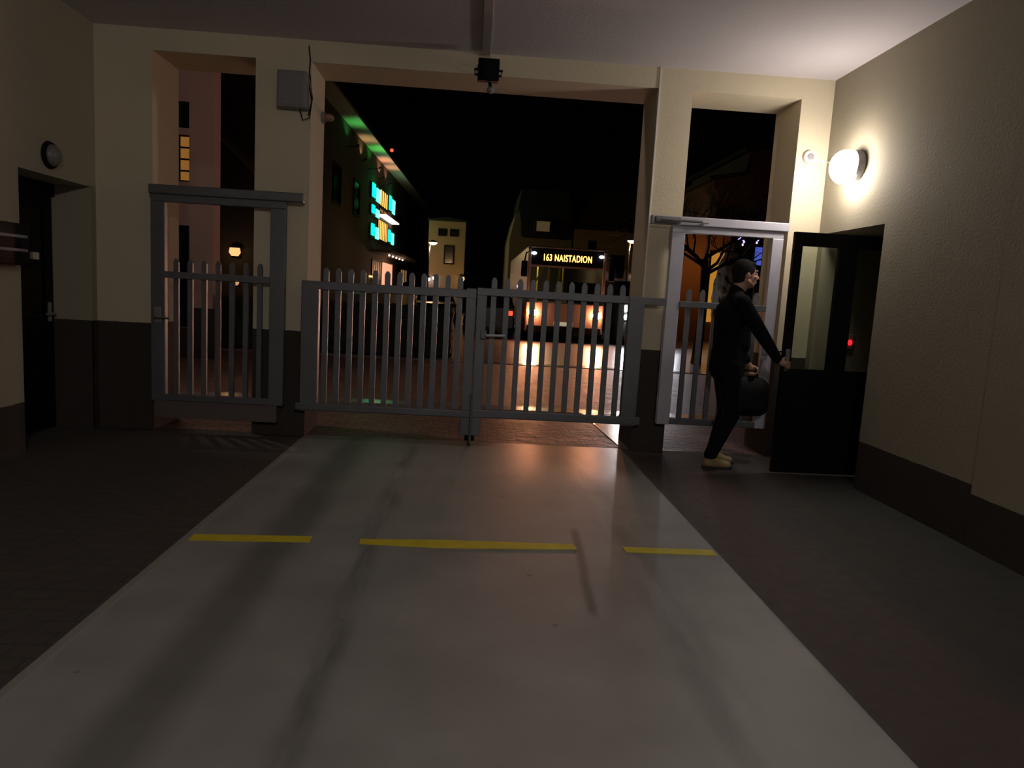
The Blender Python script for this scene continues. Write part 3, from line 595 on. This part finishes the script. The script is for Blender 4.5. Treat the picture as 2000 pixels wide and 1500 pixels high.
# terrace with its retaining wall
tb = thing('terrace', 'raised dark terrace with steps in front of the long street building', 'terrace', (-6.52, 29.3, 0), ang)
MB().box(0.02, -2, 0, 2.4, 19.6, TZ).build('deck', mat('terrace paving', (0.30, 0.26, 0.23), 0.6, var=0.2, vs=2), tb)
for i in range(4): MB().box(2.4, 15.6 , 0, 2.4 + 0.3 * (4 - i), 19.5, TZ * (i + 0.6) / 4.4).build('step', M_DARKR, tb)
MB().box(2.34, -2, TZ, 2.4, 15.5, TZ + 0.05).build('coping', M_DARKR, tb)
# green light panels
GRN = glow('green led bar', (0.0, 1.0, 0.42), 3.2); GRN2 = glow('bright green led bar', (0.05, 1.0, 0.55), 5.5)
rows = [(12.1, 15.0, 6.45, 7.3, 'upper'), (12.1, 14.9, 5.55, 6.1, 'middle'), (12.1, 14.9, 4.3, 5.05, 'lower'), (18.5, 21.3, 6.45, 7.45, 'upper'), (18.5, 21.3, 4.4, 5.25, 'lower')]
for y0, y1, z0, z1, nm in rows:
    side = 'near' if y0 < 15 else 'far'
    t = thing('green_light_panel', '%s green light panel on the %s side of the orange windows' % (nm, side), 'light panel', (-6.52, 29.3, 0), ang, 'green light panels on the street building')
    MB().box(0.07, y0, z0 - 0.05, 0.10, y1, z1 + 0.05).build('panel', M_BLACK, t)
    MB().box(0.10, y0 + 0.25, z0 + 0.1, 0.15, y0 + 1.15, z1).build('light_bar', GRN, t)
    MB().box(0.10, y0 + 1.65, z0, 0.15, y1 - 0.1, z1 - 0.1).build('light_bar', GRN2, t)
    lamp('green_glow', t, (0.5, (y0 + y1) / 2, z1 + 0.1), (0.1, 1.0, 0.3), 7 if nm == 'upper' else 2, 0.3)
# pole of the red beacon
bp_ = thing('beacon_mast', 'thin mast with small red beacon above the long street building', 'mast', (-6.87 - 0.4, 60, 0))
MB().tube([(0, 0, 10.1), (0, 0, 12.4)], 0.03, 6).build('pole', M_BLACK, bp_)
MB().ball((0, 0, 12.5), 0.12, (1.2, 1, 1.2), 2).build('beacon', glow('red beacon', (1.0, 0.05, 0.02), 3.0), bp_, smooth=True)

# ------------------------------------------------------------------ houses at the end of the street
M_OCH = mat('ochre render', (0.33, 0.24, 0.15), 0.9, var=0.15, vs=0.6)
M_BRW = mat('brown render', (0.24, 0.17, 0.12), 0.9, var=0.15, vs=0.6)
h1 = thing('ochre_house', 'tall ochre house with one dark window at the far left end of street', 'building', (-2.1, 50, 0))
MB().box(-1.25, 0, 0, 1.27, 5, 6.2).build('wall', M_OCH, h1); MB().box(-1.35, -0.15, 6.2, 1.37, 5, 6.3).prism([(-1.35, 6.3), (1.37, 6.3), (0, 6.5)], 0, 5).build('roof', M_ROOF, h1)
def fwin(parent, x0, x1, z0, z1, m, y=0.0):
    f = MB().box(x0, y - 0.05, z0, x0 + 0.08, y, z1).box(x1 - 0.08, y - 0.05, z0, x1, y, z1).box(x0 + .08, y - 0.05, z0, x1 - .08, y, z0 + 0.08).box(x0 + .08, y - 0.05, z1 - .08, x1 - .08, y, z1).build('window', M_BLACK, parent)
    MB().box(x0 + 0.08, y - 0.03, z0 + .08, x1 - .08, y, z1 - .08).build('pane', m, f); return f
fwin(h1, -0.15, 0.55, 3.3, 4.6, M_DKWIN); fwin(h1, -0.6, 0.0, 5.2, 5.7, M_DKWIN); fwin(h1, 0.2, 0.8, 5.2, 5.7, M_DKWIN)
h2 = thing('gabled_house', 'brown gabled house with a lit dormer behind the bus', 'building', (2.0, 45, 0))
MB().prism([(0, 0), (3.90, 0), (3.90, 5.05), (0.85, 5.05), (0.52, 6.6), (0.3, 6.4), (0, 4.9)], 0, 8).build('wall', M_BRW, h2)
MB().prism([(0.72, 5.1), (3.88, 5.1), (3.88, 5.25), (3.6, 8.0), (0.6, 8.0), (0.42, 6.7), (0.6, 6.7)], -0.1, 8).build('roof', M_ROOF, h2)
dm = MB().box(1.45, -0.7, 5.3, 2.5, 1.0, 6.15).build('dormer', M_ROOF, h2)
MB().box(1.58, -0.73, 5.42, 2.38, -0.70, 6.02).build('dormer_window', glow('dim yellow window', (1.0, 0.70, 0.30), 0.06), dm)
fwin(h2, 0.9, 1.6, 2.6, 3.9, M_DKWIN); fwin(h2, 2.5, 3.2, 2.6, 3.9, M_DKWIN)
h3 = thing('wide_house', 'wide brown house with street lamp in front, behind the right of the bus', 'building', (6.0, 45, 0))
MB().box(0.0, 0, 0, 9.5, 8, 5.75).build('wall', M_OCH, h3); MB().box(-0.02, -0.2, 5.75, 9.6, 8.2, 5.9).prism([(-0.02, 5.9), (9.6, 5.9), (8.4, 8.2), (1.2, 8.2)], 0, 8).build('roof', M_ROOF, h3)
fwin(h3, 0.95, 1.45, 4.1, 5.1, M_DKWIN); fwin(h3, 2.4, 3.3, 2.9, 4.3, M_DKWIN)
for x, z, nm, col, es in ((3.92, 3.04, 'white wall light on the wide brown house, topmost right of the bus', (1, 0.85, 0.8), 3), (3.72, 2.2, 'amber wall light low on the wide brown house', (1, 0.5, 0.15), 3), (2.6, 3.06, 'pale pink wall light on the wide brown house nearest the bus', (0.9, 0.7, 1.0), 4)):
    lantern('wall_light', nm, (6.0 + x, 44.99, z), 0.30, 0, col, es)
lantern('wall_light', 'left of two white lights on the ochre house', (-3.27, 49.99, 2.2), 0.36, 0, (0.8, 0.82, 1.0), 7)
lantern('wall_light', 'right of two white lights on the ochre house', (-2.80, 49.99, 2.3), 0.36, 0, (0.8, 0.82, 1.0), 5)
lantern('wall_light', 'amber light at the right corner of the ochre house', (-0.95, 49.99, 2.36), 0.5, 8, (1, 0.5, 0.12), 1.6)

# street lamps
def street_lamp(locv, h, label, arm=0.5, power=250, col=(1.0, 0.58, 0.27), s=1.0, es=40):
    t = thing('street_lamp', label, 'street lamp', locv)
    MB().tube([(0, 0, 0), (0, 0, 0.6)], 0.09 * s, 10).build('base', M_BLACK, t)
    MB().tube([(0, 0, 0.6), (0, 0, h - 0.35), (arm * 0.3, 0, h - 0.05), (arm, 0, h)], [0.055 * s, 0.045 * s, 0.035 * s, 0.03 * s], 10).build('pole', M_GALV, t)
    MB().lathe([(0.20 * s, 0.0), (0.16 * s, 0.07), (0.05, 0.12)], (arm, 0, h - 0.02)).build('hood', M_BLACK, t)
    MB().ball((arm, 0, h - 0.03), 0.15 * s, (1.1, 1.1, 0.55), 3).build('lamp_glass', glow('street lamp glass %g' % es, col, es * 0.4), t, smooth=True)
    lamp('bulb', t, (arm, 0, h - 0.32), col, power, 0.12)
    return t
street_lamp((-2.50, 38, 0), 3.95, 'slim street lamp with lit head in front of the ochre house', 0.2, 90, s=1.3)
street_lamp((6.35, 30, 0), 4.0, 'lit street lamp beside the pillar, right of the bus', 0.12, 75, (1.0, 0.55, 0.22), 1.15)

added_lamp = thing('wall_lamp', 'added unseen lamp on the street side of the gate wall, above the left opening', 'lamp', (-3.2, YB + 0.02, 4.6))  # out of view, added to brighten the pink building and near paving
MB().box(-0.05, 0, -0.05, 0.05, 0.35, 0.05).build('bracket', M_GREYBOX, added_lamp)
MB().ball((0, 0.40, -0.08), 0.11).build('globe', glow('added outdoor globe', (1.0, 0.74, 0.62), 170), added_lamp, smooth=True)
# ------------------------------------------------------------------ bus
M_BUS = mat('brown bus paint', (0.20, 0.15, 0.12), 0.35, var=0.05)
bus = thing('bus', 'city bus facing the gate with amber destination display and headlights on', 'bus', (2.93, 23, 0))
b = MB()
b.box(-1.27, 0.0, 0.32, 1.27, 0.16, 1.30, 0.04)      # front apron
b.box(-1.27, 0.16, 0.32, -1.20, 11.5, 3.0); b.box(1.20, 0.16, 0.32, 1.27, 11.5, 3.0)
b.box(-1.27, 0.10, 2.98, 1.27, 11.5, 3.06, 0.03); b.box(-1.2, 11.4, 0.32, 1.2, 11.5, 3.0); b.box(-1.2, 0.16, 0.32, 1.2, 11.4, 0.40)
b.box(-1.27, 0.06, 1.3, -1.17, 0.20, 2.98, 0.02); b.box(1.17, 0.06, 1.3, 1.27, 0.20, 2.98, 0.02)
b.box(-1.17, 0.10, 2.40, 1.17, 0.24, 2.46)
b.build('body', M_BUS, bus)
MB().box(-1.20, -0.03, 0.30, 1.20, 0.0, 0.52, 0.01).build('bumper', M_BLACK, bus)
MB().box(-1.17, 0.12, 1.3, 1.17, 0.13, 2.40).build('windscreen', M_GLASS, bus)
dsp = MB().box(-1.17, 0.10, 2.46, 1.17, 0.20, 2.98).build('display_panel', M_BLACK, bus)
AMB = glow('amber display', (1.0, 0.42, 0.06), 9.0)
def text(s, size, locv, m, parent, name, sx=1.0):
    cu = bpy.data.curves.new(name, 'FONT'); cu.body = s; cu.size = size; cu.align_x = 'CENTER'; cu.align_y = 'CENTER'; cu.extrude = 0.004; cu.offset = 0.002; cu.space_character = 1.12
    dg = None
    o = bpy.data.objects.new(name + '_tmp', cu); C.objects.link(o); bpy.context.view_layer.update()
    me = bpy.data.meshes.new_from_object(o.evaluated_get(bpy.context.evaluated_depsgraph_get())); bpy.data.objects.remove(o)
    me.materials.clear(); me.materials.append(m)
    q = bpy.data.objects.new(name, me); C.objects.link(q); q.parent = parent; q.location = locv; q.rotation_euler = (PI / 2, 0, 0); q.scale = (sx, 1, 1); return q
text('163 NAISTADION', 0.30, (0.0, 0.09, 2.70), AMB, dsp, 'display_text', 0.62)
MB().box(-0.33, -0.045, 0.55, 0.28, -0.03, 0.67).build('number_plate', mat('glowing pale plate', (0.6, 0.62, 0.5), 0.5, emit=(0.6, 0.65, 0.45), es=0.4), bus)  # plate given a glow of its own so it looks lit
for s in (-1, 1):
    h = MB().lathe([(0.13, 0.0), (0.13, 0.04), (0.10, 0.05)], (s * 1.04, 0.0, 0.93), (0, -1, 0)).build('headlight', M_CHROME, bus)
    MB().ball((s * 1.04, -0.05, 0.93), 0.115, (1.2, 0.35, 1.0)).build('lens', glow('warm headlight', (1.0, 0.38, 0.18), 800.0), h, smooth=True)
    MB().ball((s * 1.22, -0.02, 0.90), 0.04, (0.8, 0.5, 1.2), 2).build('indicator', glow('amber marker', (1.0, 0.4, 0.03), 1.5), h, smooth=True)
    lamp('beam', bus, (s * 1.04, -0.15, 0.93), (1.0, 0.36, 0.16), 8, 0.10, 'SPOT', (PI / 2 - 0.035, 0, PI + s * 0.0), math.radians(60), 0.9)
    a = MB().tube([(s * 1.22, 0.02, 2.85), (s * 1.36, -0.22, 2.80), (s * 1.40, -0.25, 2.55)], 0.025, 8).build('mirror_arm', M_BLACK, bus)
    MB().box(s * 1.40 - 0.10, -0.30, 2.05, s * 1.40 + 0.10, -0.20, 2.55, 0.03).build('mirror', M_BLACK, a)
    MB().ball((s * 1.09, 0.04, 2.82), 0.055, (1.5, 0.6, 0.9), 2).build('marker_lamp', glow('cold marker lamp', (0.75, 0.88, 1.0), 9.0), bus, smooth=True)
    for y in (2.3, 8.6):
        MB().lathe([(0.3, -0.14), (0.46, -0.12), (0.46, 0.12), (0.3, 0.14)], (s * 1.12, y, 0.46), (1, 0, 0)).build('wheel', M_RUBBER, bus)
M_RAIL = mat('yellow handrail', (0.8, 0.6, 0.06), 0.4, var=0.05)
for p in ([(-0.95, 0.9, 0.5), (-0.95, 0.9, 1.9), (-0.7, 1.2, 2.3), (-0.6, 1.6, 2.9)], [(-0.45, 1.4, 0.5), (-0.45, 1.4, 2.9)], [(-0.25, 0.9, 0.5), (-0.25, 0.95, 1.7), (-0.1, 1.2, 2.1), (-0.05, 1.6, 2.9)], [(0.15, 2.2, 0.5), (0.15, 2.2, 2.9)], [(-0.7, 3.0, 0.5), (-0.7, 3.0, 2.9)]):
    MB().tube(p, 0.03, 8).build('handrail', M_RAIL, bus)
MB().box(0.20, 1.2, 0.4, 1.15, 1.26, 2.0).build('driver_partition', M_BLACK, bus)
MB().lathe([(0.20, 0.0), (0.22, 0.015), (0.20, 0.03)], (0.65, 0.42, 1.35), (0, -0.6, 1)).build('steering_wheel', M_BLACK, bus)
M_SEAT = mat('seat fabric', (0.12, 0.10, 0.14), 0.9, var=0.2)
for x in (-0.85, 0.6):
    for y in (3.4, 4.4): MB().box(x - 0.25, y, 0.8, x + 0.25, y + 0.42, 0.9, 0.03).box(x - 0.25, y + 0.36, 0.9, x + 0.25, y + 0.46, 1.65, 0.03).build('seat', M_SEAT, bus)
lamp('saloon_light', bus, (-0.3, 2.6, 2.85), (1.0, 0.85, 0.55), 45, 0.2)

# car beside the bus, mostly behind the pillar
def car(name, label, locv, rz, paint, front_on=False, rear_on=False):
    t = thing(name, label, 'car', locv, rz)
    prof = [(0, 0.30), (0.02, 0.75), (0.25, 0.90), (1.25, 1.02), (1.95, 1.46), (3.35, 1.50), (4.05, 1.05), (4.38, 0.98), (4.40, 0.32)]
    b = MB().prism([(y, z) for y, z in prof], -0.86, 0.86, 'X')
    for v in b.bm.verts:
        if v.co.z > 1.1: v.co.x *= 0.78
        if v.co.y < 0.1 or v.co.y > 4.3: v.co.x *= 0.93
    b.build('body', paint, t)
    MB().prism([(1.30, 1.06), (1.96, 1.44), (1.94, 1.48), (1.27, 1.10)], -0.66, 0.66, 'X').build('windscreen', M_DKWIN, t)
    MB().prism([(3.45, 1.45), (4.02, 1.09), (4.06, 1.12), (3.50, 1.48)], -0.62, 0.62, 'X').build('rear_window', M_DKWIN, t)
    for s in (-1, 1):
        MB().box(s * 0.80 - 0.012, 1.5, 1.08, s * 0.80 + 0.012, 3.5, 1.36).build('side_window', M_DKWIN, t)
        for y in (0.85, 3.55): 
            wv = MB().lathe([(0.2, -0.10), (0.32, -0.09), (0.32, 0.09), (0.2, 0.10)], (s * 0.80, y, 0.32), (1, 0, 0)).build('wheel', M_RUBBER, t)
            MB().lathe([(0.19, -0.02), (0.19, 0.02)], (s * 0.90, y, 0.32), (1, 0, 0)).build('hubcap', M_CHROME, wv)
        hd = MB().box(s * 0.62 - 0.17, -0.02, 0.62, s * 0.62 + 0.17, 0.06, 0.80, 0.03).build('headlight', M_CHROME, t)
        if front_on: MB().ball((s * 0.62, -0.03, 0.71), 0.13, (1.1, 0.4, 0.8)).build('lens', glow('white headlight', (0.86, 0.92, 1.0), 60.0), hd, smooth=True)
        tl = MB().box(s * 0.66 - 0.13, 4.34, 0.74, s * 0.66 + 0.13, 4.43, 0.90, 0.02).build('tail_light', glow('red tail light', (1.0, 0.06, 0.02), 2.2) if rear_on else mat('red lens', (0.2, 0.01, 0.01), 0.3, var=0.05), t)
    MB().box(-0.26, -0.03, 0.42, 0.26, 0.0, 0.53).build('number_plate', M_WHITEPL, t)
    return t
vn = thing('van', 'white-lit van with cold white headlights between bus and right pillar', 'van', (5.75, 23.4, 0))
b = MB().prism([(0, 0.3), (0.0, 1.0), (0.75, 1.25), (1.35, 2.15), (4.9, 2.2), (5.0, 0.3)], -0.95, 0.95, 'X'); b.build('body', mat('dark van paint', (0.06, 0.06, 0.07), 0.35, var=0.05), vn)
MB().prism([(0.78, 1.30), (1.33, 2.08), (1.30, 2.12), (0.73, 1.32)], -0.82, 0.82, 'X').build('windscreen', M_DKWIN, vn)
for s in (-1, 1):
    hd = MB().box(s * 0.70 - 0.17, -0.03, 0.80, s * 0.70 + 0.17, 0.05, 1.36, 0.03).build('headlight', M_CHROME, vn)
    MB().ball((s * 0.72, -0.05, 1.22), 0.115, (1.15, 0.4, 1.0)).build('lens', glow('cold headlight', (0.84, 0.90, 1.0), 130.0), hd, smooth=True)
    MB().ball((s * 0.68, -0.05, 0.94), 0.095, (1.2, 0.4, 0.9)).build('lens', glow('cold headlight', (0.84, 0.90, 1.0), 130.0), hd, smooth=True)
    lamp('beam', vn, (s * 0.7, -0.25, 1.0), (0.88, 0.92, 1.0), 150, 0.08, 'SPOT', (PI / 2 - 0.04, 0, PI), math.radians(55), 0.9)
    for y in (0.9, 4.0): MB().lathe([(0.2, -0.11), (0.35, -0.10), (0.35, 0.10), (0.2, 0.11)], (s * 0.88, y, 0.35), (1, 0, 0)).build('wheel', M_RUBBER, vn)
    MB().box(s * 1.12 - 0.12, 0.95, 1.35, s * 1.12 + 0.12, 1.05, 1.68, 0.02).build('mirror', M_BLACK, vn)
MB().box(-0.26, -0.03, 0.45, 0.26, 0.0, 0.56).build('number_plate', M_WHITEPL, vn)
car('car', 'dark parked car showing red tail lights left of the bus', (0.55, 28.9, 0), 0.0, mat('dark blue car paint', (0.02, 0.022, 0.03), 0.3, var=0.05), rear_on=True).rotation_euler = (0, 0, PI)
car('car', 'unlit dark car parked below the terrace, left of the central gate post', (-1.6, 31.0, 0), 0.1, mat('black car paint', (0.012, 0.012, 0.014), 0.3, var=0.05))
bd = thing('bollard_light', 'short post with cold white light beside left front corner of the bus', 'bollard light', (1.46, 23.6, 0))
MB().tube([(0, 0, 0), (0, 0, 1.65)], 0.035, 8).build('post', M_BLACK, bd)
MB().ball((0, 0, 1.74), 0.07, (1.2, 1, 1), 2).build('light_head', glow('cold post light', (0.75, 0.78, 1.0), 3.0), bd, smooth=True)

# ------------------------------------------------------------------ seen through the right gate
M_REDB = mat('dark red render', (0.10, 0.055, 0.05), 0.9, var=0.15, vs=0.6)
rb = thing('stepped_building', 'dark reddish building with stepped roofline above the pedestrian gate', 'building', (10.0, 30.5, 0))
MB().prism([(0.6, 0), (9, 0), (9, 9.5), (1.3, 8.0), (1.2, 7.05), (-0.1, 6.8), (-0.1, 6.45), (0.1, 6.3), (0.1, 4.6), (0.6, 4.6)], 0, 8).build('wall', M_REDB, rb)
MB().prism([(1.1, 8.0), (9, 9.6), (9, 9.8), (1.0, 8.15)], -0.25, 8).prism([(-0.35, 6.72), (1.3, 7.05), (1.3, 7.2), (-0.4, 6.88)], -0.25, 8).build('roof', M_ROOF, rb)
oh = thing('orange_lit_building', 'low building glowing orange under a street lamp behind the right gate', 'building', (8.4, 29.5, 0))
MB().box(-0.9, 0, 0, 2.9, 0.9, 4.4).build('wall', mat('orange brown render', (0.30, 0.16, 0.075), 0.9, var=0.2, vs=1), oh)
MB().box(-1.0, -0.2, 4.4, 3.0, 0.95, 4.55).build('roof', M_ROOF, oh)
f = MB().box(1.25, -0.06, 0.8, 1.32, 0, 3.75).box(2.05, -0.06, 0.8, 2.12, 0, 3.75).box(1.32, -0.06, 3.68, 2.05, 0, 3.75).build('window', M_BLACK, oh)
MB().box(1.32, -0.04, 0.8, 2.05, -0.01, 3.68).build('pane', glow('orange shop light', (1.0, 0.42, 0.05), 0.42), f)
lamp('wall_light', oh, (0.6, -1.6, 3.2), (1.0, 0.42, 0.12), 30, 0.2)
hb = thing('clipped_hedge', 'tall dark hedge behind the walking man, in front of the stepped building', 'hedge', (8.6, 22.5, 0))
b = MB(); b.ball((0, 0, 1.7), 1.35, (0.75, 0.6, 1.55), 5)
for v in b.bm.verts: v.co += v.co.normalized() * 0.12 * noise.noise(v.co * 6); v.co.z = max(v.co.z, 0.0)
b.build('foliage', mat('dark leaves', (0.012, 0.016, 0.010), 0.9, var=0.4, vs=12, bump=0.8, bs=25), hb)
lh = thing('low_hedge', 'long low dark hedge along the street beyond the vehicle gate', 'hedge', (-2.95, 15.9, 0))
b = MB(); b.box(-2.5, -0.35, 0.0, 2.5, 0.35, 1.08, 0.08); bmesh.ops.subdivide_edges(b.bm, edges=[e for e in b.bm.edges if e.calc_length() > 0.5], cuts=40, use_grid_fill=True)
for v in b.bm.verts:
    n_ = noise.noise(v.co * 4) * 0.09 + noise.noise(v.co * 13) * 0.04; v.co.y += n_ * (1 if v.co.y > 0 else -1); v.co.x += n_ * 0.5; v.co.z = max(0.0, v.co.z + (n_ * 0.6 if v.co.z > 0.5 else 0))
b.build('foliage', bpy.data.materials['dark leaves'], lh)
tr_ = thing('bare_tree', 'bare branched tree in front of the orange lit building', 'tree', (5.65, 17.6, 0))
b = MB(); b.tube([(0, 0, 0), (0.05, 0, 1.4), (0.0, 0, 2.6)], [0.14, 0.11, 0.09], 8)
b.build('trunk', mat('bark', (0.02, 0.015, 0.012), 0.95, var=0.3, vs=10, bump=0.5), tr_)
b = MB(); rnd = random.Random(3)
def branch(p, d, ln, rad, dep):
    q = p + d * ln; mid = p + d * ln * 0.5 + Vector((rnd.uniform(-1, 1), rnd.uniform(-1, 1), rnd.uniform(-.5, 1))) * ln * 0.07
    b.tube([p, mid, q], [rad, rad * 0.8, rad * 0.6], 5)
    if dep > 0:
        for k in range(3):
            nd = (d + Vector((rnd.uniform(-1, 1), rnd.uniform(-1, 1), rnd.uniform(-0.5, 0.8))) * 0.75).normalized()
            branch(p + d * ln * rnd.uniform(0.5, 1.0), nd, ln * rnd.uniform(0.6, 0.8), rad * 0.55, dep - 1)
for k in range(7):
    a = k * 2 * PI / 7; branch(Vector((0, 0, 2.2 + 0.07 * k)), Vector((math.cos(a), math.sin(a) * 0.8, 0.55)).normalized(), 1.15, 0.05, 4)
b.build('branches', bpy.data.materials['bark'], tr_, kind='stuff')
# blue lights
BLU = glow('violet blue led', (0.38, 0.30, 1.0), 2.6)
for x, z, nm in ((7.40, 3.42, 'left'), (7.80, 3.50, 'right')):
    t = thing('string_light', 'cluster of violet blue lights under gate header, %s of two' % nm, 'lights', (x, 20, z), 0, 'violet blue light clusters')
    MB().tube([(0, 0, 0.35), (0, 0, -0.3)], 0.008, 5).build('wire', M_BLACK, t)
    for k, (dx, dz) in enumerate(((-0.06, 0.10), (-0.04, 0.0), (-0.07, -0.07), (0.05, -0.06), (0.08, -0.12), (0.05, -0.20))):
        MB().ball((dx, -0.02, dz), 0.030, (0.9, 0.9, 1.3), 2).build('bulb', BLU, t, smooth=True)
MB().tube([(5.5, 20, 4.1), (7.4, 20, 3.76), (7.8, 20, 3.84), (10.6, 20, 4.3)], 0.008, 5).build('span_wire', M_BLACK, label='thin dark wire from which the violet light clusters hang', cat='wire')
bsn = thing('blue_sign', 'small tall blue lit sign panel beside the head of the walking man', 'sign', (7.93, 20, 0))
MB().tube([(0, 0.03, 0), (0, 0.03, 3.2)], 0.03, 8).build('post', M_BLACK, bsn)
MB().box(-0.10, -0.03, 2.68, 0.10, 0.0, 3.18, 0.008).build('panel', glow('blue lit panel', (0.10, 0.16, 0.85), 0.55), bsn)
